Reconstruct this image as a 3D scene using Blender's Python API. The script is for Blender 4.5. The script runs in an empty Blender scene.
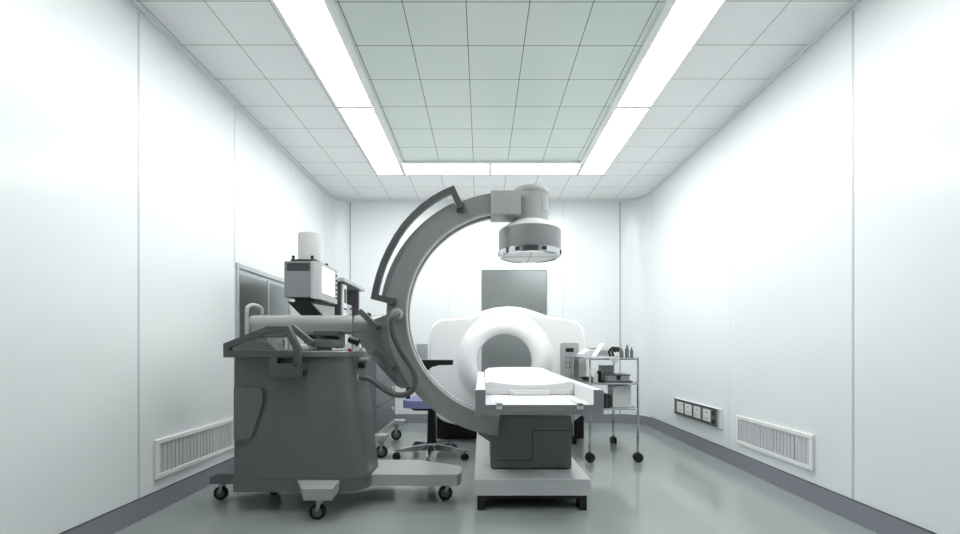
import bpy, bmesh, math, random
from mathutils import Vector, Matrix
C = bpy.context.scene
PI = math.pi
random.seed(4)

# ------------------------------------------------------------------ camera, world, exposure
F = 441.0            # focal length in pixels for a 960 px wide frame
CAMZ = 1.2
cam_d = bpy.data.cameras.new('camera'); cam = bpy.data.objects.new('camera', cam_d)
C.collection.objects.link(cam); C.camera = cam
cam.location = (0, 0, CAMZ); cam.rotation_euler = (PI/2, 0, 0)
cam_d.sensor_width = 36; cam_d.lens = 36*F/960
cam_d.shift_x = -2/960; cam_d.shift_y = 81/960
cam_d.clip_start = 0.05
w = bpy.data.worlds.new('world'); C.world = w; w.use_nodes = True
w.node_tree.nodes['Background'].inputs[0].default_value = (0.8, 0.9, 0.9, 1)
w.node_tree.nodes['Background'].inputs[1].default_value = 0.3
C.view_settings.view_transform = 'Standard'; C.view_settings.look = 'None'
C.view_settings.gamma = 1; C.view_settings.use_curve_mapping = False
C.view_settings.exposure = 1.22
LIGHT = 6.2          # strength of the ceiling light diffusers

XL, XR, YB, YF, H = -2.39, 2.57, 7.06, -1.7, 3.57

# ------------------------------------------------------------------ materials
def srgb(c):
    c = [v/255 for v in c]
    return tuple([(v/12.92 if v <= .04045 else ((v+.055)/1.055)**2.4) for v in c] + [1])
def mat(name, c, rough=.5, metal=0, emit=0, noise=.03, nscale=6, bump=0, spec=.5, coat=0):
    m = bpy.data.materials.new(name); m.use_nodes = True
    nt = m.node_tree; b = nt.nodes['Principled BSDF']
    col = srgb(c)
    b.inputs['Roughness'].default_value = rough; b.inputs['Metallic'].default_value = metal
    b.inputs['Specular IOR Level'].default_value = spec
    b.inputs['Coat Weight'].default_value = coat; b.inputs['Coat Roughness'].default_value = .08
    tc = nt.nodes.new('ShaderNodeTexCoord'); n = nt.nodes.new('ShaderNodeTexNoise')
    n.inputs['Scale'].default_value = nscale; n.inputs['Detail'].default_value = 3
    nt.links.new(tc.outputs['Object'], n.inputs['Vector'])
    r = nt.nodes.new('ShaderNodeMix'); r.data_type = 'RGBA'
    r.inputs[6].default_value = tuple([v*(1-noise) for v in col[:3]]+[1])
    r.inputs[7].default_value = tuple([min(1, v*(1+noise)) for v in col[:3]]+[1])
    nt.links.new(n.outputs['Fac'], r.inputs[0]); nt.links.new(r.outputs[2], b.inputs['Base Color'])
    if emit:
        b.inputs['Emission Color'].default_value = (1, 1, 1, 1); b.inputs['Emission Strength'].default_value = emit
    if bump:
        bp = nt.nodes.new('ShaderNodeBump'); bp.inputs['Strength'].default_value = bump
        bp.inputs['Distance'].default_value = .002
        n2 = nt.nodes.new('ShaderNodeTexNoise'); n2.inputs['Scale'].default_value = 250
        nt.links.new(tc.outputs['Object'], n2.inputs['Vector'])
        nt.links.new(n2.outputs['Fac'], bp.inputs['Height']); nt.links.new(bp.outputs['Normal'], b.inputs['Normal'])
    return m
def grid_mat(name, c, line, x0, y0, step, width, rough=.5, spec=.5, xs=.436):
    """tiles with joint lines on a square grid"""
    m = mat(name, c, rough, spec=spec, noise=.015, nscale=1.5); nt = m.node_tree
    b = nt.nodes['Principled BSDF']; src = b.inputs['Base Color'].links[0].from_socket
    tc = nt.nodes.new('ShaderNodeTexCoord'); sx = nt.nodes.new('ShaderNodeSeparateXYZ')
    nt.links.new(tc.outputs['Object'], sx.inputs[0])
    def M(op, a, bb=None):
        q = nt.nodes.new('ShaderNodeMath'); q.operation = op
        for i, v in enumerate((a, bb)):
            if v is None: continue
            if isinstance(v, (int, float)): q.inputs[i].default_value = v
            else: nt.links.new(v, q.inputs[i])
        return q.outputs[0]
    ms = []
    for s, o, step in ((sx.outputs[0], x0, xs), (sx.outputs[1], y0, step)):
        t = M('DIVIDE', M('SUBTRACT', s, o), step)
        d = M('ABSOLUTE', M('SUBTRACT', t, M('ROUND', t)))
        ms.append(M('LESS_THAN', d, width/step/2))
    mask = M('MAXIMUM', ms[0], ms[1])
    r = nt.nodes.new('ShaderNodeMix'); r.data_type = 'RGBA'; r.inputs[7].default_value = srgb(line)
    nt.links.new(mask, r.inputs[0]); nt.links.new(src, r.inputs[6]); nt.links.new(r.outputs[2], b.inputs['Base Color'])
    return m
M_wall = mat('wall_panel', (239, 244, 244), .2, noise=.008, nscale=.8)
M_wallf = mat('wall_front_dark', (120, 124, 124), .5)  # unseen wall behind the camera, coloured dark to weaken the front fill
M_seam = mat('seam_steel', (205, 212, 213), .35, noise=.01)
M_seamd = mat('seam_dark', (120, 128, 130), .4)
M_ceil = grid_mat('ceiling_tile', (248, 249, 249), (140, 144, 144), -.116, 3.449, .436, .0055, .6, .3, xs=.445)
M_green = grid_mat('green_tile', (230, 240, 235), (80, 90, 86), -.109, 3.449, .436, .006, .28)
M_floor = mat('vinyl_floor', (158, 165, 164), .1, noise=.03, nscale=1.2, spec=.6)
M_base = mat('blue_grey_skirting', (140, 143, 151), .35)
M_baset = mat('skirting_line', (70, 74, 80), .4)
M_trim = mat('cornice_white', (240, 243, 243), .4)
M_fr = mat('light_frame', (240, 242, 242), .4)
M_diff = mat('light_diffuser', (255, 255, 255), .4, emit=LIGHT)
M_steel = mat('brushed_steel', (165, 170, 170), .3, .85, noise=.03)
M_steeld = mat('door_frame_steel', (196, 202, 202), .3, .3)
M_chrome = mat('chrome', (205, 208, 210), .1, 1)
M_ca = mat('equipment_grey', (108, 109, 109), .38, bump=.02)
M_ring = mat('arm_grey_lit', (146, 147, 148), .3, bump=.02, spec=.8)  # lighter copy of equipment grey; stronger light higher up is put into the colour
M_web = mat('web_grey', (126, 127, 128), .3, bump=.02, spec=.8)
M_ca2 = mat('equipment_pale_grey', (180, 181, 182), .38, bump=.02)
M_cad = mat('equipment_dark_grey', (84, 85, 86), .4, bump=.02)
M_lever = mat('lever_grey', (92, 93, 94), .4)
M_white = mat('white_plastic', (226, 227, 228), .3, noise=.006)
M_gantry = mat('gantry_white', (246, 247, 247), .24, noise=.006, nscale=2)
M_tabw = mat('table_white', (232, 233, 234), .4, noise=.006)
M_pad = mat('mattress_white', (228, 229, 230), .6, noise=.008, bump=.05)
M_tabg = mat('table_fascia_grey', (142, 144, 146), .4)
M_plat = mat('platform_pale_grey', (214, 216, 217), .4)
M_black = mat('black_plastic', (18, 18, 19), .4)
M_rub = mat('black_rubber', (22, 22, 22), .6)
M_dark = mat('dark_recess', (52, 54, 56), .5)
M_blue = mat('blue_cushion', (128, 135, 180), .6, bump=.1)
M_screen = mat('white_screen', (250, 250, 250), .3, emit=.3)
M_red = mat('red_button', (170, 30, 50), .4)
M_paper = mat('white_paper', (248, 248, 248), .7)
M_cloth = mat('white_cloth', (245, 245, 245), .8, bump=.2)
M_tro = mat('trolley_grey', (116, 118, 120), .4)
M_glass = mat('bottle_glass', (130, 142, 140), .05); M_glass.node_tree.nodes['Principled BSDF'].inputs['Transmission Weight'].default_value = .5
M_vent = mat('vent_slat', (206, 206, 208), .5, noise=.05)
M_ventback = mat('vent_back', (165, 164, 166), .6)
M_outbk = mat('outlet_plate_dark', (88, 88, 86), .35)

# ------------------------------------------------------------------ builders
ORG = {}
def P(px, py, Y):
    """world point of a measured direction at distance Y"""
    return Vector(((px-482)*Y/F, Y, CAMZ-(py-348)*Y/F))
def rr(x0, x1, y0, y1, rad, n=6):
    """rounded rectangle outline; rad = (x0y0, x1y0, x1y1, x0y1)"""
    pts = []
    for (cx, cy, sx, sy, a0), r in zip(((x0, y0, 1, 1, PI), (x1, y0, -1, 1, 1.5*PI), (x1, y1, -1, -1, 0), (x0, y1, 1, -1, .5*PI)), rad):
        for i in range(n+1):
            a = a0+i/n*PI/2
            pts.append((cx+sx*r+r*math.cos(a), cy+sy*r+r*math.sin(a)))
    return pts
class MB:
    def __init__(s): s.bm = bmesh.new()
    def _bev(s, geom, r, seg=2):
        if r > 0:
            es = set()
            for v in geom:
                for e in v.link_edges:
                    if len(e.link_faces) == 2 and e.calc_face_angle(0) > .6: es.add(e)
            bmesh.ops.bevel(s.bm, geom=list(es), offset=r, segments=seg, affect='EDGES', profile=.5, clamp_overlap=True)
    def box(s, x0, x1, y0, y1, z0, z1, r=.004, M=None):
        vs = bmesh.ops.create_cube(s.bm, size=1)['verts']
        for v in vs:
            v.co = Vector((x0+(v.co.x+.5)*(x1-x0), y0+(v.co.y+.5)*(y1-y0), z0+(v.co.z+.5)*(z1-z0)))
            if M is not None: v.co = M @ v.co
        s._bev(vs, r); return s
    def cyl(s, p0, p1, r0, r1=None, n=24, r=0):
        r1 = r0 if r1 is None else r1
        p0, p1 = Vector(p0), Vector(p1); d = p1-p0
        q = d.to_track_quat('Z', 'Y').to_matrix().to_4x4()
        vs = bmesh.ops.create_cone(s.bm, cap_ends=True, segments=n, radius1=r0, radius2=r1, depth=d.length,
                                   matrix=Matrix.Translation((p0+p1)/2) @ q)['verts']
        s._bev(vs, r); return s
    def ball(s, c, r, sc=(1, 1, 1)):
        bmesh.ops.create_uvsphere(s.bm, u_segments=16, v_segments=10, radius=r, matrix=Matrix.Translation(c) @ Matrix.Diagonal((*sc, 1))); return s
    def loops(s, L, close=True, cap=(True, True)):
        R = [[s.bm.verts.new(p) for p in l] for l in L]; n = len(R[0])
        for a, b in zip(R, R[1:]):
            for i in range(n if close else n-1):
                s.bm.faces.new((a[i], a[(i+1) % n], b[(i+1) % n], b[i]))
        if cap[0]: s.bm.faces.new(R[0][::-1])
        if cap[1]: s.bm.faces.new(R[-1])
        return [v for l in R for v in l]
    def prism(s, poly, axis, a, b, r=.003):
        """poly in the two remaining axes (in x,y,z order) extruded along axis from a to b"""
        def mk(p, t):
            return {'x': Vector((t, p[0], p[1])), 'y': Vector((p[0], t, p[1])), 'z': Vector((p[0], p[1], t))}[axis]
        vs = s.loops([[mk(p, a) for p in poly], [mk(p, b) for p in poly]]); s._bev(vs, r); return s
    def tube(s, pts, r, n=12, smooth=6):
        pts = [Vector(p) for p in pts]
        if smooth > 1 and len(pts) > 2:
            q = []
            for i in range(len(pts)-1):
                p0, p1, p2, p3 = pts[max(i-1, 0)], pts[i], pts[i+1], pts[min(i+2, len(pts)-1)]
                for k in range(smooth):
                    t = k/smooth
                    q.append(.5*((2*p1)+(-p0+p2)*t+(2*p0-5*p1+4*p2-p3)*t*t+(-p0+3*p1-3*p2+p3)*t**3))
            pts = q+[pts[-1]]
        L = []; up = None
        for i, p in enumerate(pts):
            d = (pts[min(i+1, len(pts)-1)]-pts[max(i-1, 0)]).normalized()
            if up is None: up = d.orthogonal().normalized()
            up = (up-d*up.dot(d)).normalized(); sd = d.cross(up)
            L.append([p+up*r*math.cos(2*PI*k/n)+sd*r*math.sin(2*PI*k/n) for k in range(n)])
        s.loops(L); return s
    def strip(s, pts, wd, y0, y1, r=.003):
        """mitred bar following pts (x,z) in the upright plane, width wd, from y0 to y1"""
        pts = [Vector((p[0], p[1])) for p in pts]; A = []; B = []
        for i, p in enumerate(pts):
            d0 = (p-pts[i-1]).normalized() if i else None
            d1 = (pts[i+1]-p).normalized() if i < len(pts)-1 else None
            d0 = d0 or d1; d1 = d1 or d0
            t = (d0+d1).normalized(); nrm = Vector((-t.y, t.x)); k = wd/2/max(.3, nrm.dot(Vector((-d0.y, d0.x))))
            A.append(p+nrm*k); B.append(p-nrm*k)
        L = []
        for a, b in zip(A, B):
            L.append([Vector((a.x, y0, a.y)), Vector((a.x, y1, a.y)), Vector((b.x, y1, b.y)), Vector((b.x, y0, b.y))])
        vs = s.loops(L); s._bev(vs, r, 2); return s
    def lathe(s, prof, c, axis='z', n=40, cap=(True, True)):
        L = []
        for r, h in prof:
            l = []
            for k in range(n):
                a = 2*PI*k/n; u, v = r*math.cos(a), r*math.sin(a)
                l.append(Vector(c)+{'z': Vector((u, v, h)), 'y': Vector((u, h, v)), 'x': Vector((h, u, v))}[axis])
            L.append(l)
        s.loops(L, cap=cap); return s
    def arc(s, cx, cz, r0, r1, a0, a1, y0, y1, n=72, r=.004):
        L = []
        for i in range(n+1):
            a = math.radians(a0+(a1-a0)*i/n); c_, s_ = math.cos(a), math.sin(a)
            L.append([Vector((cx+q*c_, y, cz+q*s_)) for q, y in ((r0, y0), (r1, y0), (r1, y1), (r0, y1))])
        vs = s.loops(L); s._bev(vs, r, 2); return s
    def build(s, name, m, parent=None, smooth=True, loc=None):
        bmesh.ops.recalc_face_normals(s.bm, faces=s.bm.faces)
        off = ORG[parent.name] if parent else (Vector(loc) if loc is not None else None)
        if off is None:   # a thing that is one mesh: origin at the middle of its foot
            xs = [v.co for v in s.bm.verts]
            off = Vector(((min(v.x for v in xs)+max(v.x for v in xs))/2, (min(v.y for v in xs)+max(v.y for v in xs))/2, min(v.z for v in xs)))
        bmesh.ops.translate(s.bm, verts=s.bm.verts, vec=-off)
        me = bpy.data.meshes.new(name); s.bm.to_mesh(me); s.bm.free()
        o = bpy.data.objects.new(name, me); C.collection.objects.link(o); me.materials.append(m)
        if smooth:
            for p in me.polygons: p.use_smooth = True
            me.set_sharp_from_angle(angle=math.radians(50))
            wn = o.modifiers.new('weighted_normal', 'WEIGHTED_NORMAL'); wn.keep_sharp = True; wn.weight = 100
        if parent: o.parent = parent
        else: o.location = off
        ORG[o.name] = off.copy()
        return o
def tag(o, label, cat, group=None):
    o['label'] = label; o['category'] = cat
    if group: o['group'] = group
    return o
def thing(name, label, cat, loc, group=None):
    o = bpy.data.objects.new(name, None); C.collection.objects.link(o); o.location = loc
    o.empty_display_size = .1
    ORG[o.name] = Vector(loc); return tag(o, label, cat, group)
def struct(name, mb, m, **k):
    o = mb.build(name, m, loc=(0, 0, 0), **k); o['kind'] = 'structure'; return o
def dup_tree(o, parent=None):
    c = o.copy(); C.collection.objects.link(c); ORG[c.name] = ORG[o.name].copy()
    if parent: c.parent = parent
    for ch in list(o.children): dup_tree(ch, c)
    return c

# ------------------------------------------------------------------ room shell
struct('floor', MB().box(XL-.1, XR+.1, YF-.1, YB+.1, -.1, 0, 0), M_floor)
ceil = struct('ceiling', MB().box(XL-.1, XR+.1, YF-.1, YB+.1, H, H+.1, 0), M_ceil)
gf = MB().box(-1.0, 1.25, YF+.5, 5.56, H-.006, H-.001, 0).build('green_tile_field', M_green, ceil)
gf['label'] = 'pale green square tiles inside the ring of lights'
MB().box(-1.055, -1.0, YF+.5, 5.615, H-.03, H, .003).box(1.25, 1.305, YF+.5, 5.615, H-.03, H, .003)\
    .box(-1.0, 1.25, 5.56, 5.615, H-.03, H, .003).build('field_frame', M_fr, ceil)
RL, RRr = .28, .36
wl = struct('wall_left', MB().box(XL-.1, XL, YF, YB-RL, 0, H, 0), M_wall)
wr = struct('wall_right', MB().box(XR, XR+.1, YF, YB-RRr, 0, H, 0), M_wall)
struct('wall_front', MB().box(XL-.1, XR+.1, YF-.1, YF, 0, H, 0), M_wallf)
def back_path(off, n=14):
    """plan line of the rounded rear wall, moved off into the room"""
    p = []
    for i in range(n+1):
        a = PI-i/n*PI/2; p.append((XL+RL+(RL-off)*math.cos(a), YB-RL+(RL-off)*math.sin(a)))
    for i in range(n+1):
        a = PI/2-i/n*PI/2; p.append((XR-RRr+(RRr-off)*math.cos(a), YB-RRr+(RRr-off)*math.sin(a)))
    return p
def back_sheet(o0, o1, z0, z1):
    m = MB(); A = back_path(o0); B = back_path(o1)
    m.loops([[Vector((b[0], b[1], z0)), Vector((b[0], b[1], z1)), Vector((a[0], a[1], z1)), Vector((a[0], a[1], z0))] for a, b in zip(A, B)])
    return m
wb = struct('wall_back', back_sheet(-.08, 0, 0, H), M_wall)
struct('baseboard_back', back_sheet(0, .012, 0, .143), M_base)
for side, x0, x1, ye in (('left', XL, XL+.012, YB-RL), ('right', XR-.012, XR, YB-RRr)):
    b = struct('baseboard_'+side, MB().box(x0, x1, YF, ye, 0, .147, 0), M_base)
    MB().box(x0-.001, x1+.001, YF, ye, .147, .152, 0).build('top_edge', M_baset, b)
struct('trim_1', back_sheet(0, .03, H-.02, H), M_trim)
struct('trim_2', MB().box(XL, XL+.03, YF, YB-RL, H-.02, H, .004), M_trim)
struct('trim_3', MB().box(XR-.03, XR, YF, YB-RRr, H-.02, H, .004), M_trim)
def seam_side(par, x, y, zt=H-.035, m=M_seam, wd=.016):
    s = 1 if x < 0 else -1
    MB().box(min(x, x+s*.003), max(x, x+s*.003), y-wd/2, y+wd/2, .152, zt, 0).build('seam_strip', m, par)
for y in (-.53, .67, 1.87, 3.07): seam_side(wl, XL, y)
seam_side(wl, XL, 4.262, m=M_seam, wd=.01); seam_side(wl, XL, 5.6, m=M_trim, wd=.006)
for y in (-.5, .68, 1.87, 3.055): seam_side(wr, XR, y)
seam_side(wr, XR, 4.585, m=M_trim, wd=.008)
for x, m, wd in ((-2.11, M_seamd, .012), (2.21, M_seamd, .012), (-.53, M_seam, .006), (1.3, M_seam, .006)):
    MB().box(x-wd/2, x+wd/2, YB-.003, YB, .143, H-.035, 0).build('seam_strip', m, wb)

# ceiling lights
def light(x0, x1, y0, y1, label, f=.026):
    t = thing('ceiling_light', label, 'ceiling light', ((x0+x1)/2, (y0+y1)/2, H), 'ring of ceiling light panels')
    fr = MB()
    fr.box(x0-f, x0, y0-f, y1+f, H-.022, H, .002).box(x1, x1+f, y0-f, y1+f, H-.022, H, .002)
    fr.box(x0, x1, y0-f, y0, H-.022, H, .002).box(x0, x1, y1, y1+f, H-.022, H, .002)
    fr.build('frame', M_fr, t)
    MB().box(x0, x1, y0, y1, H-.014, H-.003, 0).build('diffuser', M_diff, t)
light(-1.405, -1.075, 2.66, 4.283, 'long white light panel left of the green tiles, its near end out of frame')
light(-1.405, -1.075, 4.337, 5.96, 'long white light panel at far left corner of the green tiles')
light(1.32, 1.635, 2.66, 4.283, 'long white light panel right of the green tiles, its near end out of frame')
light(1.32, 1.635, 4.337, 5.96, 'long white light panel at far right corner of the green tiles')
light(-1.02, .085, 5.64, 5.96, 'white light panel behind the green tiles, left one of two short ones')
light(.135, 1.265, 5.64, 5.96, 'white light panel behind the green tiles, right one of two short ones')
for y0, y1, wh in ((.98, 2.606, 'third from the far end'),):
    light(-1.405, -1.075, y0, y1, 'white light panel of the left row, '+wh)
    light(1.32, 1.635, y0, y1, 'white light panel of the right row, '+wh)

# ------------------------------------------------------------------ doors
d1 = struct('door_1', MB().box(XL-.02, XL+.004, 4.30, 5.46, .0, 2.0, 0), M_steeld)
fr = MB()
fr.box(XL-.02, XL+.02, 4.275, 4.31, 0, 2.03, .003).box(XL-.02, XL+.02, 5.42, 5.49, 0, 2.03, .003)
fr.box(XL-.02, XL+.02, 4.31, 5.42, 1.98, 2.03, .003)
fr.build('door_frame', M_steeld, d1)
for y0, y1, hy in ((4.32, 4.885, 4.40), (4.925, 5.41, 5.3)):
    l = MB().box(XL+.002, XL+.016, y0, y1, .01, 1.93, .003).build('door_leaf', M_steel, d1)
    MB().box(XL+.016, XL+.03, hy-.02, hy+.01, 1.1, 1.3, .003).build('door_handle', M_chrome, l)
MB().box(XL+.004, XL+.02, 4.885, 4.925, 0, 1.95, .002).build('centre_post', M_steeld, d1)
d2 = struct('door_2', MB().box(-.006, 1.036, YB-.012, YB+.01, .0, 2.45, 0), M_seamd)
MB().box(0, 1.03, YB-.03, YB-.012, .01, 2.43, .003).build('door_leaf', M_steel, d2)
MB().box(.05, .07, YB-.045, YB-.03, 1.0, 1.25, .003).build('door_handle', M_chrome, d2)

# ------------------------------------------------------------------ wall fittings
def vent(x, s, y0, y1, z0, z1, label):
    t = thing('wall_vent', label, 'vent', (x, (y0+y1)/2, z0), None)
    f = .035
    def X(a, b): return (min(x+s*a, x+s*b), max(x+s*a, x+s*b))
    m = MB(); a, b = X(0, .022)
    m.box(a, b, y0, y1, z1-f, z1, .004).box(a, b, y0, y1, z0, z0+f, .004)
    m.box(a, b, y0, y0+f, z0+f, z1-f, .004).box(a, b, y1-f, y1, z0+f, z1-f, .004)
    m.build('vent_frame', M_fr, t)
    a, b = X(.0, .004); MB().box(a, b, y0+f, y1-f, z0+f, z1-f, 0).build('vent_back', M_ventback, t)
    n = 22; a, b = X(.004, .015)
    st = (y1-y0-2*f)/n
    for i in range(n):
        yy = y0+f+i*st
        MB().box(a, b, yy+.002, yy+st*random.uniform(.8, .95), z0+f, z1-f, .004).build('slat', M_vent, t)
vent(XL, 1, 3.21, 4.235, .24, .528, 'low slatted return air grille on left wall beside the grey C-arm cart')
vent(XR, -1, 3.404, 4.427, .247, .527, 'low slatted return air grille on right wall near the floor')
t = thing('socket_panel', 'long dark panel with four white sockets low on the right wall', 'socket', (XR, 5.27, .335))
MB().box(XR-.03, XR, 4.71, 5.84, .335, .547, .005).build('housing', M_fr, t)
MB().box(XR-.036, XR-.029, 4.75, 5.81, .352, .532, .003).build('face_plate', M_outbk, t)
fm = MB()
fm.box(XR-.04, XR-.03, 4.745, 5.82, .528, .54, .001).box(XR-.04, XR-.03, 4.745, 5.82, .345, .355, .001)
fm.build('face_rim', M_dark, t)
MB().box(XR-.042, XR-.03, 4.713, 4.742, .335, .547, .003).build('end_cap', M_steeld, t)
for a, b in ((678, 684.2), (685.8, 692.4), (694.6, 701.2), (704, 711.4)):
    y1, y0 = 2.54*F/(a-482), 2.54*F/(b-482)
    o = MB().box(XR-.044, XR-.035, y0, y1, .378, .51, .004).build('socket', M_white, t)
    yc = (y0+y1)/2
    for a_, b_, c_, d_ in ((-.012, .012, .47, .482), (-.03, -.022, .40, .425), (.022, .03, .40, .425)):
        MB().box(XR-.0455, XR-.043, yc+a_, yc+b_, c_, d_, 0).build('socket_slot', M_dark, o)
for z in (.395, .485):
    MB().cyl((XR-.045, 4.83, z), (XR-.035, 4.83, z), .026, n=20).build('round_port', M_black, t)
t = thing('wall_plate', 'small square grey switch plate on back wall left of the scanner', 'switch', (-.955, YB, 1.02))
MB().box(-1.045, -.87, YB-.02, YB, 1.02, 1.265, .005).build('plate', mat('plate_grey', (160, 168, 168), .3), t)
MB().cyl((-.955, YB-.03, 1.13), (-.955, YB-.02, 1.13), .022).build('button', M_steeld, t)
MB().cyl((-.955, YB-.033, 1.13), (-.955, YB-.03, 1.13), .009).build('button_centre', M_dark, t)

# ------------------------------------------------------------------ CT gantry
t = thing('scanner_gantry', 'large white ring-shaped scanner with a round bore in front of the back wall', 'scanner', (.287, 5.9, 0))
outline = [(509,305),(522,306),(536,310),(551,315.5),(565,317.5),(577,319),(584,323),(587,330),(589,350),(590,375),(589,400),(586,414),(578,423),(560,427),(509,428),(455,427),(440,423),(431,413),(428,395),(427,365),(427.5,340),(429,328),(432,321.5),(438,318),(452,317.5),(467,315.5),(480,310.5),(494,306.5)]
gc = P(505, 361, 5.5)
pol = [((p-gc).x, (p-gc).z) for p in (P(a, b, 5.55) for a, b in outline)]
def ray(th):
    d = (math.cos(th), math.sin(th)); best = 0
    for (x0, z0), (x1, z1) in zip(pol, pol[1:]+pol[:1]):
        ex, ez = x1-x0, z1-z0; det = -d[0]*ez+d[1]*ex
        if abs(det) < 1e-9: continue
        tt = (-x0*ez+z0*ex)/det; u = (d[0]*z0-d[1]*x0)/det
        if tt > 0 and -1e-6 <= u <= 1+1e-6: best = max(best, tt)
    return best
N = 160
ro = [ray(2*PI*i/N) for i in range(N)]
for _ in range(3): ro = [(ro[i-1]+2*ro[i]+ro[(i+1) % N])/4 for i in range(N)]
def gring(fn):
    out = []
    for i in range(N):
        a = 2*PI*i/N; r, y = fn(ro[i], a); out.append(Vector((gc.x+r*math.cos(a), y, gc.z+r*math.sin(a))))
    return out
def K(r, y): return gring(lambda R, a: (min(r, R-.045), y))
L = [K(.43, 6.28), K(.337, 5.60), K(.34, 5.535), K(.352, 5.49), K(.375, 5.46), K(.41, 5.445), K(.45, 5.447), K(.49, 5.462), K(.53, 5.49), K(.57, 5.525), K(.595, 5.545), K(.615, 5.553), K(.64, 5.555)]
L += [gring(lambda R, a: (max(R-.06, min(.64, R-.045)), 5.557)), gring(lambda R, a: (R-.04, 5.565)), gring(lambda R, a: (R-.028, 5.58)), gring(lambda R, a: (R-.02, 5.61)), gring(lambda R, a: (R-.019, 5.66))]
L += [gring(lambda R, a: (R-.019, 5.72))]
m = MB()
m.loops(L, cap=(False, False)); shell = m.build('front_shell', M_gantry, t)
m = MB()
L2 = [gring(lambda R, a: (R-.06, 5.725)), gring(lambda R, a: (R-.012, 5.726)), gring(lambda R, a: (R, 5.74)), gring(lambda R, a: (R, 6.2)), gring(lambda R, a: (R-.05, 6.28)), gring(lambda R, a: (.43, 6.282))]
m.loops(L2, cap=(False, False)); m.build('rear_shell', M_gantry, t)
MB().box(-.60, 1.35, 5.83, 6.2, 0, .30, .01).build('plinth', M_black, t)
cp = MB().prism(rr(.985, 1.215, .50, 1.265, (.01, .01, .03, .03)), 'y', 5.535, 5.56, .004).build('control_panel', M_ca2, t)
MB().box(1.05, 1.15, 5.528, 5.536, 1.15, 1.20, .002).build('display', M_black, cp)
for i in range(3):
    for j in range(3):
        MB().cyl((1.055+i*.045, 5.528, 1.08-j*.06), (1.055+i*.045, 5.536, 1.08-j*.06), .009, n=12).build('button', M_dark, cp)

# ------------------------------------------------------------------ patient table
t = thing('patient_table', 'white patient couch with grey end fascia leading into the scanner', 'table', (.39, 4.2, 0))
TX0, TX1, TY0, TY1 = -.046, .829, 3.0, 5.3
U = [(TX0+.02, .744), (TX1-.02, .744), (TX1-.006, .75), (TX1, .765), (TX1, .905), (TX1-.008, .914), (.762, .914), (.762, .812), (.024, .812), (.024, .914), (TX0+.008, .914), (TX0, .905), (TX0, .765), (TX0+.006, .75)]
MB().prism(U, 'y', TY0+.02, TY1, .003).build('couch_body', M_tabw, t)
fa = MB().prism(U, 'y', TY0, TY0+.02, .002).build('end_fascia', M_tabg, t)
MB().box(.23, .555, TY0-.004, TY0+.002, .762, .782, .002).build('fascia_label_strip', M_tabg, fa)
for x in (.118, .667):
    rl = MB().box(x-.014, x+.014, TY0+.05, 3.66, .812, .818, .002).build('slide_rail', M_tabw, t)
    MB().box(x-.022, x+.022, TY0-.008, TY0+.19, .805, .828, .004).box(x-.022, x+.022, TY0-.008, TY0+.0, .782, .822, .003).build('rail_clip', M_white, rl)
b_ = MB().box(.028, .759, 3.65, 5.28, .816, .857, .004).build('mattress_board', M_white, t)
MB().box(.235, .555, 3.615, 3.66, .806, .852, .008).box(.26, .53, 3.60, 3.62, .815, .835, .003).build('board_latch', M_white, b_)
# mattress: cradle-shaped top, softly raised toward the head
m = MB(); nx, ny = 24, 36
def pz(u, v):
    edge = min(1, (1-abs(u))/.06); front = min(1, v/.02)
    f = max(0, 1-v/.35); f = f*f*(3-2*f)
    z = .927-.035*(1-u*u)*f+.012*(1-f)*(1-u*u)+.035*max(0, (v-.3)/.7)
    z -= .02*(1-math.sqrt(max(0, 1-(1-edge)**2)))
    return z
rows = []
for j in range(ny+1):
    v = j/ny; row = []
    taper = 1 if v < .9 else 1-.08*((v-.9)/.1)**2
    for i in range(nx+1):
        u = -1+2*i/nx; row.append(Vector((.3935+u*.363*taper, 3.655+v*1.6, pz(u, v))))
    row = [Vector((row[0].x, row[0].y, .857))]+row+[Vector((row[-1].x, row[-1].y, .857))]
    rows.append(row)
m.loops(rows); m.build('mattress', M_pad, t)
MB().box(-.059, .80, 3.247, 5.15, .11, .235, .008).build('platform', M_plat, t)
MB().box(-.02, .76, 3.35, 5.1, .065, .11, .0).build('platform_underframe', M_black, t)
for x0, x1 in ((-.035, .02), (.72, .775)):
    for y0 in (3.255, 4.95):
        MB().box(x0, x1, y0, y0+.14, 0, .11, .004).build('foot', M_black, t)
MB().box(-.035, .775, 3.262, 3.3, .085, .11, .002).build('front_rail', M_black, t)
MB().box(.17, .62, 4.15, 4.95, .235, .744, .02).build('pedestal', M_plat, t)

# ------------------------------------------------------------------ C-arm
t = thing('c_arm_machine', 'big grey mobile C-arm x-ray machine, its curved arm reaching round the couch', 'x-ray machine', (-1.35, 3.45, 0))
def sec(x0, x1, y0, y1, z, rl, r2):
    return [Vector((p[0], p[1], z)) for p in rr(x0, x1, y0, y1, (rl, r2, r2, rl), 8)]
CY0, CY1 = 3.2, 3.74
m = MB(); m.loops([sec(-1.807, -.85, CY0, CY1, .25, .02, .15), sec(-1.807, -.885, CY0, CY1, .55, .02, .15), sec(-1.807, -.965, CY0, CY1, 1.14, .02, .13)])
body = m.build('cabinet', M_ca, t)
m = MB(); m.loops([sec(-1.812, -.845, CY0-.006, CY1, .155, .02, .155), sec(-1.812, -.845, CY0-.006, CY1, .247, .02, .155)]); m.build('skirt', M_ca, t)
m = MB(); m.loops([sec(-1.816, -.948, CY0-.02, CY1+.01, 1.137, .02, .13), sec(-1.816, -.948, CY0-.02, CY1+.01, 1.142, .02, .13), sec(-1.816, -.948, CY0-.02, CY1+.01, 1.172, .02, .13), sec(-1.806, -.958, CY0-.01, CY1, 1.18, .02, .12)])
m.build('worktop', M_web, t)
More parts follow.
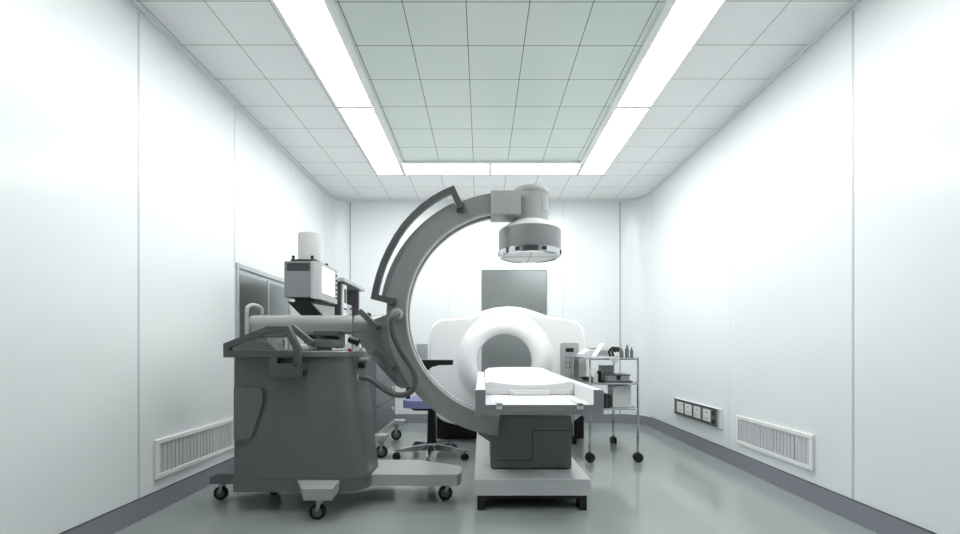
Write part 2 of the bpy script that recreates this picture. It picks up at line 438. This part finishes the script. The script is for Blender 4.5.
# side pouch plate on front
pts = [(-1.785, .545), (-1.775, .535), (-1.68, .545), (-1.66, .56), (-1.582, .80), (-1.58, .885), (-1.59, .91), (-1.61, .915), (-1.785, .915)]
MB().prism(pts, 'y', CY0-.03, CY0+.01, .006).build('side_pocket', M_ca, t)
m = MB(); m.prism([(-1.83, .163), (-1.83, .24), (-2.02, .24), (-2.075, .21), (-2.075, .163)][::-1], 'y', 3.36, 3.62, .006)
m.build('outrigger', M_ca, t)
# front caster mount
top = [(-1.348, 3.21), (-1.02, 3.21), (-1.065, 2.99), (-1.265, 2.99)]
top = [(-1.354, 3.22), (-1.03, 3.22), (-1.017, 2.99), (-1.22, 2.99)]
m = MB(); m.loops([[Vector((x, y, .243)) for x, y in top], [Vector((x, y, .163)) for x, y in ((-1.33, 3.22), (-1.04, 3.22), (-1.022, 3.0), (-1.215, 3.0))]])
m.build('outrigger', M_ca2, t)
m = MB(); pl = [(-.95, 3.37), (-.50, 3.355), (-.19, 3.36), (-.165, 3.40), (-.165, 3.58), (-.19, 3.62), (-.53, 3.80), (-.95, 3.82)]
m.loops([[Vector((x, y, .15)) for x, y in pl], [Vector((x, y, .235)) for x, y in pl]]); m._bev(list(m.bm.verts), .006)
m.build('outrigger', M_ca2, t)
def caster(par, x, y, r, side=0, mf=None, mount=.16, wd=.035, hub=True, lean=.02):
    """fork with tyre and hub; wheel axis along y (side view to the camera)"""
    c = Vector((x, y, r)); ca, sa = math.cos(side), math.sin(side)
    ax = Vector((sa, ca, 0)); fw = Vector((ca, -sa, 0))
    k = MB()
    k.cyl((x+fw.x*lean, y+fw.y*lean, mount-.018), (x+fw.x*lean, y+fw.y*lean, mount+.004), r*.45, n=18)
    for s in (-1, 1):
        p = [c+ax*s*(wd/2+.006)+Vector((0, 0, 0)), Vector((x, y, mount-.006))+fw*lean+ax*s*(wd/2+.004)]
        d = (p[1]-p[0]).normalized(); n_ = ax.cross(d).normalized(); a = .45*r
        q = [p[0]-n_*a*.3, p[0]+n_*a*.3, p[1]+n_*a*.8, p[1]-n_*a*.8]
        k.loops([[v-ax*.003 for v in q], [v+ax*.003 for v in q]])
    fo = k.build('caster', mf or M_ca, par)
    tm = MB(); L = []
    for rad, h in ((r*.66, -wd/2), (r*.9, -wd/2), (r, -wd*.3), (r, wd*.3), (r*.9, wd/2), (r*.66, wd/2), (r*.66, -wd/2)):
        L.append([c+ax*h+(fw*math.cos(2*PI*i/28)+Vector((0, 0, 1))*math.sin(2*PI*i/28))*rad for i in range(28)])
    tm.loops(L, cap=(False, False)); tm.build('tyre', M_rub, fo)
    if hub:
        hb = MB().cyl(c-ax*wd*.36, c+ax*wd*.36, r*.66, n=24, r=.002).cyl(c-ax*(wd*.5+.012), c+ax*(wd*.5+.012), r*.16, n=14)
        hb.build('wheel_hub', M_tro, fo)
caster(t, -1.15, 3.09, .056, 0, M_ca2, .163)
caster(t, -2.065, 3.49, .054, 0, M_ca2, .163)
caster(t, -.29, 3.49, .056, 0, M_ca2, .15, lean=.03)
caster(t, -1.70, 3.62, .054, 0, M_ca2, .155)
# front handle frame
def W2(px, py, Y):
    p = P(px, py, Y); return (p.x, p.z)
Yh = 3.07
hp = [W2(a, b, Yh) for a, b in ((226, 357), (226, 345.5), (267.5, 329.2), (286.5, 329.2), (296.5, 350), (296.5, 366))]
MB().strip(hp, .04, Yh, Yh+.05, .004).build('push_handle', M_cad, t)
q = W2(223.5, 350.6, Yh); q2 = W2(298, 357.5, Yh); q3 = W2(268.8, 378, Yh)
MB().box(q[0], q2[0]-.02, Yh+.002, Yh+.12, q2[1], q[1]+.0, .004).box(q3[0], q3[0]+.055, Yh+.002, 3.205, q3[1], q2[1], .004).box(q3[0], q2[0]-.02, 3.12, 3.205, q3[1], q2[1], .0)\
    .box(q3[0], q2[0]+.004, Yh, 3.205, q3[1], W2(0, 363.5, Yh)[1], .004).build('handle_bracket', M_cad, t)
MB().box(q2[0]+.004, q2[0]+.014, 3.14, 3.2, 1.0, 1.045, .002).build('handle_latch', M_dark, t)
# things on the worktop that belong to the machine
a = W2(240, 343, 3.24); b = W2(276, 351, 3.24)
MB().prism([(a[0]-.12, 1.18), (b[0]+.01, 1.18), (b[0]-.05, a[1]), (a[0]-.09, a[1])], 'y', 3.24, 3.42, .005).build('control_tray', M_ca, t)
MB().box(-1.50, -1.22, 3.44, 3.66, 1.18, 1.235, .02).build('document_pad', M_white, t)
MB().box(-1.30, -1.14, 3.28, 3.44, 1.18, 1.222, .018).build('hand_rest', M_white, t)
sup = MB().box(-1.27, -1.12, 3.46, 3.62, 1.178, 1.36, .01).build('arm_column', M_cad, t)
lv = MB(); p0, p1 = P(291, 327, 3.22), P(309.5, 342.5, 3.22)
def lever(p0, p1, wd, dep, boss=None, dr=-1):
    k = MB(); d = (p1-p0).normalized(); n_ = Vector((-d.z, 0, d.x)); a = wd/2
    q = [p0-n_*a, p0+n_*a, p1+n_*a, p1-n_*a]
    vs = k.loops([[v for v in q], [v+Vector((0, dep, 0)) for v in q]]); k._bev(vs, .006)
    k.cyl(p1-Vector((0, .006, 0)), p1+Vector((0, boss or dep*1.6, 0)), wd*.6, n=20, r=.003)
    return k
lever(p0, p1, .042, .05, .12).build('lever', M_lever, t)
MB().box(P(313, 0, 3.25).x, P(334, 0, 3.25).x, 3.25, 3.40, 1.205, 1.262, .006).box(-1.22, -1.12, 3.27, 3.38, 1.178, 1.206, .0).build('control_box', M_ca, t)
MB().box(P(318, 0, 3.4).x, P(341, 0, 3.4).x, 3.30, 3.46, 1.288, 1.33, .006).build('under_arm_plate', M_cad, t)
MB().box(P(332, 0, 3.24).x, P(345, 0, 3.24).x, 3.24, 3.30, 1.18, 1.197, .005).build('small_keypad', M_white, t)
k = MB(); k.cyl(P(349, 339, 3.26), P(359, 342.5, 3.26), .026, n=20, r=.004); k.build('joystick_knob', M_black, t)
MB().cyl(P(354, 342, 3.27), P(354, 350, 3.27)-Vector((0, 0, .012)), .012, n=14).build('joystick_stem', M_white, t)
k = MB(); p = P(349.5, 346.5, 3.24); k.cyl((p.x, 3.24, 1.178), (p.x, 3.24, 1.195), .012, n=16); k.build('red_button', M_red, t)
for px, h, r, mm in ((343, .04, .008, M_chrome), (346.5, .055, .006, M_white), (357, .03, .016, M_white), (338, .012, .014, M_black), (361, .02, .012, M_ca2), (364-2, .045, .006, M_chrome)):
    x = P(px, 0, 3.36).x; MB().cyl((x, 3.36, 1.176), (x, 3.36, 1.18+h), r, n=14, r=.002).build('control_knob', mm, t)
# side fittings
MB().cyl((-.99, 3.36, .97), (-.93, 3.355, .97), .036, .03, n=24, r=.004).build('hose_socket', M_ca2, t)
MB().cyl((-.95, 3.42, 1.07), (-.905, 3.42, 1.07), .03, n=20, r=.003).build('side_knob', M_black, t)
MB().cyl((-.95, 3.42, 1.11), (-.875, 3.42, 1.115), .017, n=16, r=.003).cyl((-.875, 3.42, 1.09), (-.875, 3.42, 1.14), .015, n=14, r=.003).build('side_socket', M_ca2, t)
# horizontal boom
m = MB()
L = []
for x in (P(248, 0, 3.45).x, P(249, 0, 3.45).x, P(352.6, 0, 3.45).x):
    L.append([Vector((x, y, z)) for y, z in rr(3.44, 3.64, 1.312, 1.46, (.02, .02, .085, .085), 8)])
m.loops(L); m.build('boom', M_ring, t)
MB().box(P(352.5, 0, 3.45).x, P(353.0, 0, 3.45).x, 3.445, 3.635, 1.317, 1.455, .0).build('boom_joint', M_dark, t)
MB().box(P(246, 0, 3.44).x, P(285, 0, 3.44).x, 3.45, 3.62, 1.285, 1.32, .01).build('boom_end_block', M_ca, t)
lp = [P(246.8, 349, 3.42), P(246.8, 330, 3.42), P(246.8, 311, 3.42), P(248.5, 306.5, 3.44), P(253, 305, 3.48), P(258, 306, 3.54), P(261.5, 309, 3.58), P(262, 315, 3.6)]
MB().tube(lp, .014).build('end_loop', M_ca2, t)
# web plate joining boom to the ring
RC = (.206, 1.464); RI, RO = .782, .949
def ringpt(ang, r): return (RC[0]+r*math.cos(math.radians(ang)), RC[1]+r*math.sin(math.radians(ang)))
m = MB()
m.loops([[Vector((P(a, 0, 3.45).x, y, z)) for y, z in rr(3.44, 3.64, 1.312, 1.46, (.02, .02, .085, .085), 8)] for a in (353.1, 353.6, 362, 371, 380, 389.5, 390)])
web = [W2(353.1, 328, 3.45)] + [ringpt(a, RO-.045) for a in (179, 182, 188, 194, 200, 206, 212)] + [W2(409, 387.5, 3.45), W2(402, 388.5, 3.45), W2(397, 386, 3.45), W2(378, 365, 3.45), W2(356, 338.5, 3.45), W2(353.1, 333, 3.45)]
m.loops([[Vector((p[0], y, p[1])) for p in web] for y in (3.444, 3.636)])
m.build('boom_web', M_web, t)
lever(P(359, 310.5, 3.33), P(374.5, 326, 3.33), .04, .04, .15).build('lever', M_lever, t)
lever(P(374, 351.5, 3.34), P(390, 366, 3.34), .04, .04, .14).build('lever', M_lever, t)
MB().ball((P(368.5, 0, 3.5).x, 3.5, 1.462), .022, (1, 1, .9)).build('top_knob', M_cad, t)
# ring
m = MB().arc(*RC, RI+.012, RO, 94, 265, 3.43, 3.58, 96, .008); ring = m.build('c_ring', M_ring, t)
MB().arc(*RC, RI+.004, RI+.014, 95, 265, 3.432, 3.452, 96, 0).arc(*RC, RI+.004, RI+.014, 95, 265, 3.535, 3.575, 96, 0).build('inner_track', M_white, ring)
MB().arc(*RC, RI+.009, RI+.014, 95, 265, 3.452, 3.535, 96, 0).build('track_groove', M_black, ring)
MB().arc(*RC, RI+.012, RI+.02, 95, 265, 3.426, 3.431, 96, 0).build('edge_line', M_ca2, ring)
def spath(a0, a1, r0, r1, n=30):
    return [ringpt(a0+(a1-a0)*i/n, r0+(r1-r0)*(i/n)) for i in range(n+1)]
MB().strip(spath(116, 172, .952, .982), .032, 3.44, 3.50, .004).build('guide_rail', M_ring, ring)
hr = [W2(461, 207.5, 3.38), W2(452.3, 189.2, 3.38)] + [W2(a, b, 3.38) for a, b in ((443,193.2),(433,199),(423,206.2),(413,215.4),(404,225.5),(396.5,236.3),(389.5,249),(383.5,262),(379,275),(376,286.5),(374,296.5))] + [W2(393.5, 301.5, 3.38)]
MB().strip(hr, .046, 3.38, 3.425, .005).build('grab_rail', M_cad, t)
k = MB(); p = P(460, 206, 3.38); k.box(p.x-.03, p.x+.03, 3.40, 3.45, p.z-.03, p.z+.03, .006); p = P(391, 301, 3.38); k.box(p.x-.02, p.x+.03, 3.40, 3.5, p.z-.03, p.z+.025, .006)
k.build('rail_foot', M_cad, t)
# hose
p = P(397, 314, 3.4)
MB().cyl((p.x, 3.365, p.z), (p.x, 3.44, p.z), .04, .045, n=28, r=.006).build('hose_fitting', M_ca2, t)
hs = [P(397, 314, 3.36), P(393.5, 316, 3.30), P(391.5, 323, 3.29), P(393.5, 335, 3.3), P(401, 351, 3.3), P(411, 366, 3.3), P(415.5, 378, 3.29), P(413, 389, 3.28), P(404, 394.8, 3.28), P(392, 393.5, 3.3), P(380, 386, 3.32), P(370, 379, 3.34), P(356, 377.2, 3.355)]
MB().tube(hs, .022, 16, 8).build('hose', M_cad, t)
# source housing under the table, at the lower end of the ring
sb = MB().box(.068, .712, 3.5, 4.02, .246, .66, .006).build('source_housing', M_ca, t)
k = MB()
for x0, x1, z0, z1 in ((.10, .40, .305, .311), (.397, .403, .308, .545), (.40, .705, .543, .549)):
    k.box(x0, x1, 3.4985, 3.502, z0, z1, 0)
k.build('housing_joint', M_dark, sb)
MB().prism([(ringpt(262, 1)[0], .50), (.128, .51), (.128, .675), (.04, .68)], 'y', 3.432, 3.6, .004).prism([(-.03, .53), (.12, .53), (.12, .50), (.07, .462)], 'y', 3.44, 3.56, .003).build('ring_end_clamp', M_ca, t)
# detector head
DX, DY = .39, 3.6
MB().box(.069, .30, 3.40, 3.63, 2.233, 2.418, .005).build('head_bracket', M_ca2, t)
MB().lathe([(.148, 2.26), (.148, 2.44)], (DX, DY, 0)).build('head_cylinder', M_ca2, t)
MB().lathe([(.143, 2.432), (.153, 2.44), (.155, 2.47), (.148, 2.483), (.13, 2.485)], (DX, DY, 0)).build('head_cap', M_ca2, t)
MB().lathe([(.15, 2.215), (.15, 2.262)], (DX, DY, 0)).build('neck_ring', M_ca2, t)
MB().lathe([(.245, 2.15), (.24, 2.165), (.155, 2.218), (.14, 2.225)], (DX, DY, 0)).build('detector_cone', M_white, t)
k = MB()
for i in range(6):
    a0 = math.radians(-58+i*9.0); a1 = math.radians(-58+(i+1)*9.0)
    k.loops([[Vector((DX+r*math.cos(a), DY+r*math.sin(a), z)) for r, z in ((.145, 2.29), (.152, 2.29), (.152, 2.42), (.145, 2.42))] for a in (a0, a1)])
k.build('access_panel', M_ca2, t)
MB().lathe([(.25, 1.985), (.253, 1.99), (.253, 2.142), (.247, 2.152), (.2, 2.153)], (DX, DY, 0), cap=(False, True), n=64).build('detector_drum', M_ring, t)
MB().lathe([(.225, 1.95), (.235, 1.935), (.25, 1.94), (.253, 1.955), (.252, 1.985), (.22, 1.987)], (DX, DY, 0), cap=(False, True), n=56).build('chrome_rim', M_chrome, t)
k = MB().lathe([(.228, 1.944), (.228, 1.96)], (DX, DY, 0)); k.build('detector_face', mat('face_pale', (215, 218, 218), .3), t)
MB().box(DX-.22, DX+.22, DY-.002, DY+.002, 1.942, 1.945, 0).box(DX-.002, DX+.002, DY-.22, DY+.22, 1.942, 1.945, 0).build('face_cross', M_dark, t)
for a in (-118, -70, -20, 60, 180):
    a = math.radians(a); x, y = DX+.2515*math.cos(a), DY+.2515*math.sin(a)
    MB().box(-.018, .018, -.005, .005, 1.95, 1.98, .002, M=Matrix.Translation((x, y, 0)) @ Matrix.Rotation(a+PI/2, 4, 'Z')).build('rim_clip', M_black, t)

# ------------------------------------------------------------------ equipment trolley with monitor
t = thing('equipment_trolley', 'tall grey drawer trolley with open rack, behind the C-arm cart', 'trolley', (-1.6, 5.2, 0))
lowb = MB().box(-2.0, -1.15, 4.72, 5.8, .27, 1.15, .01).build('drawer_cabinet', M_tro, t)
for y0, y1 in ((4.74, 5.78),):
    for z0, z1 in ((.30, .55), (.56, .81), (.82, 1.12)):
        d = MB().box(-1.155, -1.138, y0, y1, z0, z1, .004).build('drawer', M_tro, t)
        MB().cyl((-1.14, 5.45, (z0+z1)/2+.02), (-1.11, 5.45, (z0+z1)/2+.02), .014, n=12).box(-1.115, -1.095, 5.39, 5.51, (z0+z1)/2, (z0+z1)/2+.045, .006).build('drawer_handle', M_ca2, d)
MB().box(-2.0, -1.13, 4.72, 5.82, .20, .27, .01).box(-1.2, -1.03, 4.74, 4.88, .20, .262, .01).box(-1.2, -1.01, 5.7, 5.84, .20, .262, .01).build('trolley_base', M_ca2, t)
for x, y in ((-1.10, 4.82), (-1.12, 5.77), (-1.93, 4.8), (-1.93, 5.75)):
    caster(t, x, y, .068, 0, M_ca2, .2, lean=0)
MB().box(-2.05, -1.555, 4.97, 5.88, 1.95, 1.995, .008).build('rack_lid', M_ca2, t)
MB().box(-2.0, -1.6, 5.0, 5.03, 1.15, 1.95, .003).build('rack_side', M_cad, t)
MB().box(-2.0, -1.6, 5.72, 5.76, 1.15, 1.95, .003).build('rack_side', M_tro, t)
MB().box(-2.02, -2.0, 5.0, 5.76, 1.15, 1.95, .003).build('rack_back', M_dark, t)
rm = MB().box(-1.95, -1.585, 5.035, 5.17, 1.15, 1.93, .004).build('rack_module', M_white, t)
MB().box(-1.586, -1.578, 5.08, 5.13, 1.72, 1.88, .002).box(-1.586, -1.578, 5.06, 5.15, 1.64, 1.66, .002).build('module_slot', M_black, rm)
rm = MB().box(-1.95, -1.60, 5.19, 5.42, 1.15, 1.72, .004).build('rack_module', M_ca2, t)
k = MB()
for z in (1.25, 1.36, 1.47, 1.58, 1.66): k.box(-1.603, -1.592, 5.34, 5.38, z, z+.03, .002)
k.build('module_ports', M_dark, rm)
t = thing('monitor', 'boxy grey monitor with a bright white screen, facing the couch', 'monitor', (-1.77, 4.6, 1.66))
hs_ = MB().box(-1.908, -1.645, 4.25, 4.84, 1.69, 2.038, .006).build('housing', mat('monitor_grey', (132, 135, 137), .4), t)
MB().box(-1.88, -1.66, 4.244, 4.251, 1.945, 2.02, .003).build('side_vent', M_dark, hs_)
m = MB(); pl = [(-1.648, 4.248), (-1.625, 4.248), (-1.585, 4.315), (-1.585, 4.83), (-1.60, 4.845), (-1.648, 4.845)]
vs = m.loops([[Vector((x, y, 1.68)) for x, y in pl], [Vector((x, y, 2.042)) for x, y in pl]]); m._bev(vs, .006)
bz = m.build('bezel', M_ca2, t)
MB().box(-1.588, -1.578, 4.37, 4.73, 1.745, 2.01, .004).build('screen', M_screen, t)
for z in (1.74, 1.78, 1.83, 1.88, 1.93, 1.98):
    MB().cyl((-1.588, 4.785, z), (-1.574, 4.785, z), .010, n=12).build('button', M_dark, bz)
MB().box(-1.86, -1.66, 4.38, 4.80, 1.648, 1.692, .004).build('foot', M_black, t)

MB().prism([(4.27, 1.648), (4.93, 1.648), (4.93, 1.3), (4.85, 1.3), (4.80, 1.47)], 'x', -1.885, -1.66, .003).build('stand_arm', M_dark, t)
MB().prism([(4.30, 1.63), (4.93, 1.66), (4.93, 1.43)], 'x', -1.664, -1.648, .003).build('stand_cheek', M_ca2, t)
MB().box(-1.82, -1.72, 4.84, 4.93, 1.15, 1.48, .006).build('stand_post', M_cad, t)

t = thing('suction_canister', 'white cylindrical canister on black tray, standing on top of the monitor', 'canister', (-1.75, 4.46, 2.038))
MB().box(-1.86, -1.615, 4.28, 4.72, 2.046, 2.062, .003).build('tray', M_black, t)
MB().lathe([(.105, 2.062), (.108, 2.07), (.108, 2.335), (.104, 2.352), (.085, 2.358)], (-1.75, 4.47, 0)).build('cylinder', mat('canister_pale', (198, 199, 200), .4), t)
for x, y in ((-1.84, 4.3), (-1.655, 4.3), (-1.655, 4.7), (-1.84, 4.7)):
    MB().cyl((x, y, 2.0425), (x, y, 2.085), .012, n=12).ball((x, y, 2.088), .016).build('clamp_knob', M_black, t)

# ------------------------------------------------------------------ chair
t = thing('swivel_chair', 'blue seated black swivel chair on chrome star base behind the C-arm', 'chair', (-.552, 4.85, 0))
cx, cy = -.552, 4.85
MB().prism(rr(cx-.30, cx+.27, cy-.24, cy+.27, (.16, .16, .16, .16), 8), 'z', .565, .645, .03).build('seat', M_blue, t)
MB().prism(rr(cx-.2, cx+.2, cy-.18, cy+.2, (.08,)*4, 5), 'z', .535, .565, .005).build('seat_pan', M_black, t)
MB().lathe([(.05, .12), (.055, .14), (.05, .3), (.045, .5), (.05, .54)], (cx, cy, 0), n=24).build('gas_column', M_black, t)
MB().lathe([(.05, .075), (.065, .09), (.065, .15), (.045, .17)], (cx, cy, 0), n=24).build('hub', M_chrome, t)
for k in range(5):
    a = math.radians(-90+72*k); d = Vector((math.cos(a), math.sin(a), 0)); s = Vector((-d.y, d.x, 0)); c0 = Vector((cx, cy, 0))
    m = MB(); L = []
    for r, wd, z0, z1 in ((.04, .032, .085, .15), (.2, .026, .085, .135), (.36, .019, .08, .11), (.40, .016, .082, .105)):
        L.append([c0+d*r+s*wd+Vector((0, 0, z0)), c0+d*r+s*wd*.7+Vector((0, 0, z1)), c0+d*r-s*wd*.7+Vector((0, 0, z1)), c0+d*r-s*wd+Vector((0, 0, z0))])
    m.loops(L); lg = m.build('star_leg', M_chrome, t)
    m = MB(); c = c0+d*.385
    m.cyl(c+Vector((0, 0, .03)), c+Vector((0, 0, .086)), .009, n=10)
    f = Matrix.Rotation(.6*k, 3, 'Z') @ Vector((1, 0, 0))
    for q in (-1, 1):
        m.cyl(c+f*q*.012+Vector((0, 0, .032)), c+f*q*.034+Vector((0, 0, .032)), .032, n=20, r=.004)
    m.box(-.013, .013, -.03, .03, .03, .068, .006, M=Matrix.Translation(c) @ Matrix.Rotation(.6*k, 4, 'Z')); m.build('twin_caster', M_black, lg)
ay = 4.85
bp = [P(412, 403, ay), P(403, 399, ay), P(402, 385, ay), P(409, 372, ay), P(416, 366, ay)]
bp = [P(430, 408.5, ay)+Vector((0, 0, .0)), P(412, 407, ay), P(408, 398, ay), P(409, 385, ay), P(414, 371, ay)]
MB().tube(bp, .025, 12, 8).build('arm_support', M_black, t)
ap = [(410, 359.8), (453, 360), (453, 364.8), (440, 365), (432, 367), (427, 371), (423, 377), (414, 380), (410, 372)]
MB().prism([W2(a, b, ay) for a, b in ap], 'y', ay-.05, ay+.06, .008).build('arm_pad', M_black, t)

# ------------------------------------------------------------------ instrument trolley
t = thing('instrument_trolley', 'three-shelf chrome trolley on black casters beside the scanner', 'trolley', (1.39, 5.07, 0))
X0, X1, Y0, Y1 = 1.136, 1.641, 4.64, 5.51
for x in (X0, X1):
    for y in (Y0, Y1):
        l = MB().cyl((x, y, .10), (x, y, 1.10), .012, n=16).build('post', M_chrome, t)
        m = MB(); m.cyl((x, y, .06), (x, y, .11), .013, n=12)
        for q in (-1, 1):
            if y == Y0: m.cyl((x, y+q*.006, .05), (x, y+q*.030, .05), .05, n=28, r=.006)
            else: m.cyl((x+q*.010, y, .048), (x+q*.034, y, .048), .048, n=24, r=.006)
        m.box(x-.02, x+.02, y-.03, y+.03, .05, .098, .01)
        m.build('caster', M_black, l)
for z in (.56, .825, 1.085):
    s_ = MB().box(X0-.005, X1+.005, Y0+.01, Y1-.01, z-.006, z+.002, .002).build('shelf', mat('shelf_steel', (190, 194, 196), .25, .7), t)
    m = MB()
    for pa, pb in (((X0, Y0), (X1, Y0)), ((X1, Y0), (X1, Y1)), ((X0, Y0), (X0, Y1)), ((X0, Y1), (X1, Y1))):
        m.cyl((*pa, z), (*pb, z), .011, n=12)
    m.build('shelf_rim', M_chrome, s_)
def single(name, mb, m, label, cat, group=None): return tag(mb.build(name, m), label, cat, group)
ZT = 1.087
g = thing('printer', 'low white desktop device with sloped lid on the chrome trolley top', 'device', (1.26, 5.2, ZT))
MB().prism([(X0+.01, ZT), (X0+.31, ZT), (X0+.30, ZT+.10), (X0+.10, ZT+.105), (X0+.01, ZT+.045)], 'y', 5.0, 5.32, .006).build('body', M_white, g)
MB().box(X0+.16, X0+.29, 4.994, 5.001, ZT+.03, ZT+.085, .002).build('front_panel', M_ca2, g)
MB().box(X0+.12, X0+.22, 5.1, 5.25, ZT+.104, ZT+.112, .002).build('top_slot', M_dark, g)
g = thing('clipboard', 'white clipboard leaning against the device on the chrome trolley top', 'clipboard', (1.2, 4.95, ZT))
Mx = Matrix.Translation((X0+.10, 4.875, ZT+.025)) @ Matrix.Rotation(math.radians(33), 4, 'Y')
MB().box(0, .009, -.09, .09, 0, .17, .002, M=Mx).build('board', M_paper, g)
MB().box(-.003, .012, -.03, .03, .155, .165, .002, M=Mx).build('clip', M_ca2, g)
m = MB(); nx, ny = 12, 10; rows = []
for j in range(ny+1):
    row = []
    for i in range(nx+1):
        x = X0+.03+.28*i/nx; v = j/ny
        drop = max(0, v-.5); tri = 1-abs((i/nx)-.8)*4.5
        ln = .14*max(.08, tri)
        y = Y0-.014+.22*(1-min(1, v/.5)) if v < .5 else Y0-.016-.004*math.sin(i*1.6)
        z = ZT+.018+.002*math.sin(i*1.3) if v < .45 else (ZT+.014 if v < .55 else ZT+.012-(drop/.5)*ln*.55)
        row.append(Vector((x, y, z)))
    rows.append(row)
L = rows
vs = m.loops(L, close=False, cap=(False, False)); bmesh.ops.solidify(m.bm, geom=m.bm.faces[:], thickness=.003)
single('cloth', m, M_cloth, 'white cloth hanging over the front edge of the chrome trolley top', 'cloth')
def scope(x, y, s, label):
    g = thing('hand_instrument', label, 'instrument', (x, y, ZT), 'black instruments on the trolley top')
    MB().cyl((x, y, ZT), (x, y, ZT+.02), .035*s, n=20, r=.004).build('foot', M_black, g)
    MB().tube([(x-.02*s, y, ZT+.02), (x-.035*s, y, ZT+.07*s), (x, y, ZT+.115*s), (x+.03*s, y, ZT+.10*s)], .014*s, 10).build('arm', M_black, g)
    MB().cyl((x+.02*s, y, ZT+.07*s), (x+.035*s, y, ZT+.12*s), .022*s, n=16, r=.003).build('head', M_black, g)
scope(X0+.295, 4.84, 1.0, 'small black hooked instrument left of its twin on the chrome trolley top')
scope(X0+.37, 4.98, 1.0, 'small black hooked instrument next to the glass bottles')
def bottle(x, y, z, r, h, label, grp, m_=M_glass, cap=M_ca2):
    g = thing('bottle', label, 'bottle', (x, y, z), grp)
    MB().lathe([(r*.9, z), (r, z+.004), (r, z+h*.65), (r*.45, z+h*.78), (r*.45, z+h*.92)], (x, y, 0), n=20).build('glass_body', m_, g)
    MB().cyl((x, y, z+h*.92), (x, y, z+h), r*.5, n=16, r=.001).build('cap', cap, g)
for i, (x, y, r, h, lb) in enumerate(((X0+.395, 4.84, .022, .115, 'glass bottle nearest the black instruments on the chrome trolley top'),
        (X0+.462, 4.86, .022, .15, 'taller glass bottle in the middle of the row on the chrome trolley top'),
        (X0+.488, 4.79, .018, .125, 'glass bottle at the right end of the chrome trolley top'))):
    bottle(x, y, ZT, r, h, lb, 'glass bottles on the trolley top')
for x, y, h, lb in ((X0+.452, 5.02, .17, 'thin upright probe behind the middle glass bottle'), (X0+.487, 4.9, .165, 'thin upright probe beside the rightmost glass bottle')):
    single('probe', MB().cyl((x, y, ZT), (x, y, ZT+.006), .012, n=12).cyl((x, y, ZT+.005), (x+.004, y, ZT+h), .004, .003, n=10), M_steel, lb, 'probe', 'thin probes on the trolley top')
ZM = .827
g = thing('instrument_tray', 'flat dark metal tray on the middle shelf of the chrome trolley', 'tray', (1.45, 4.86, ZM))
m = MB().box(X0+.19, X0+.47, 4.70, 5.05, ZM, ZM+.006, .002)
for b4 in ((X0+.19, X0+.195, 4.70, 5.05), (X0+.465, X0+.47, 4.70, 5.05), (X0+.19, X0+.47, 4.70, 4.705), (X0+.19, X0+.47, 5.045, 5.05)): m.box(*b4, ZM, ZM+.022, .001)
m.build('pan', M_cad, g)
g = thing('instrument_case', 'long grey case with dark clasp on the middle shelf tray', 'case', (1.48, 4.88, ZM+.006))
cb = MB().box(X0+.21, X0+.45, 4.74, 4.98, ZM+.007, ZM+.075, .006).build('case_body', M_ca2, g)
MB().box(X0+.20, X0+.46, 4.73, 4.99, ZM+.075, ZM+.088, .004).build('case_lid', M_tro, g)
MB().box(X0+.31, X0+.35, 4.728, 4.742, ZM+.03, ZM+.08, .002).build('clasp', M_black, g)
g = thing('small_box', 'small square grey box standing behind the case on the middle shelf', 'box', (1.37, 5.2, ZM))
MB().box(X0+.255, X0+.40, 5.12, 5.28, ZM, ZM+.17, .005).build('box_body', M_ca2, g)
MB().box(X0+.285, X0+.37, 5.114, 5.122, ZM+.05, ZM+.09, .002).build('label_patch', M_cad, g)
single('holder', MB().box(X0+.145, X0+.18, 4.86, 4.95, ZM, ZM+.12, .004).box(X0+.13, X0+.195, 4.84, 4.97, ZM, ZM+.012, .002), M_black, 'narrow black upright holder left of the grey case', 'holder')
bottle(X0+.10, 4.78, ZM, .022, .13, 'small white-capped bottle at the front of the middle shelf', 'bottles on the middle shelf', M_white, M_white)
bottle(X0+.05, 4.80, ZM, .022, .08, 'short glass bottle at the left post of the middle shelf', 'bottles on the middle shelf')
g = thing('kidney_dish', 'dark oblong dish at the back left of the middle shelf', 'dish', (1.2, 5.2, ZM))
MB().lathe([(.05, ZM), (.08, ZM+.03), (.076, ZM+.03), (.048, ZM+.006)], (X0+.1, 5.2, 0), n=28, cap=(True, True)).build('bowl', M_dark, g)
for i, (x, y) in enumerate(((X0+.02, 5.0), (X0+.055, 5.03))):
    single('forceps', MB().tube([(x, y-.1, ZM+.006), (x+.03, y, ZM+.008), (x+.045, y+.09, ZM+.006)], .005, 8).tube([(x+.03, y-.1, ZM+.006), (x+.03, y, ZM+.012), (x+.02, y+.09, ZM+.006)], .005, 8), M_black,
           ('black forceps lying nearest the left post of the middle shelf', 'black forceps lying beside the dark dish on the middle shelf')[i], 'forceps', 'forceps on the middle shelf')
ZB = .563
single('carton', MB().box(X0+.265, X0+.46, 4.72, 4.92, ZB, ZB+.235, .004), mat('carton_white', (222, 226, 226), .5), 'plain pale carton on the bottom shelf of the chrome trolley', 'carton')
for i in range(5):
    x = X0+.115+i*.028
    g = single('folder', MB().box(x, x+.022, 4.74, 4.92, ZB, ZB+.13+.012*(i % 2), .002), (M_dark, M_cad, M_black, M_cad, M_dark)[i],
               ['outermost dark folder at the left of the bottom shelf row', 'second dark folder from the left on the bottom shelf', 'middle one of five dark folders on the bottom shelf', 'fourth dark folder from the left on the bottom shelf', 'dark folder nearest the pale carton on the bottom shelf'][i], 'folder', 'folders on the bottom shelf')
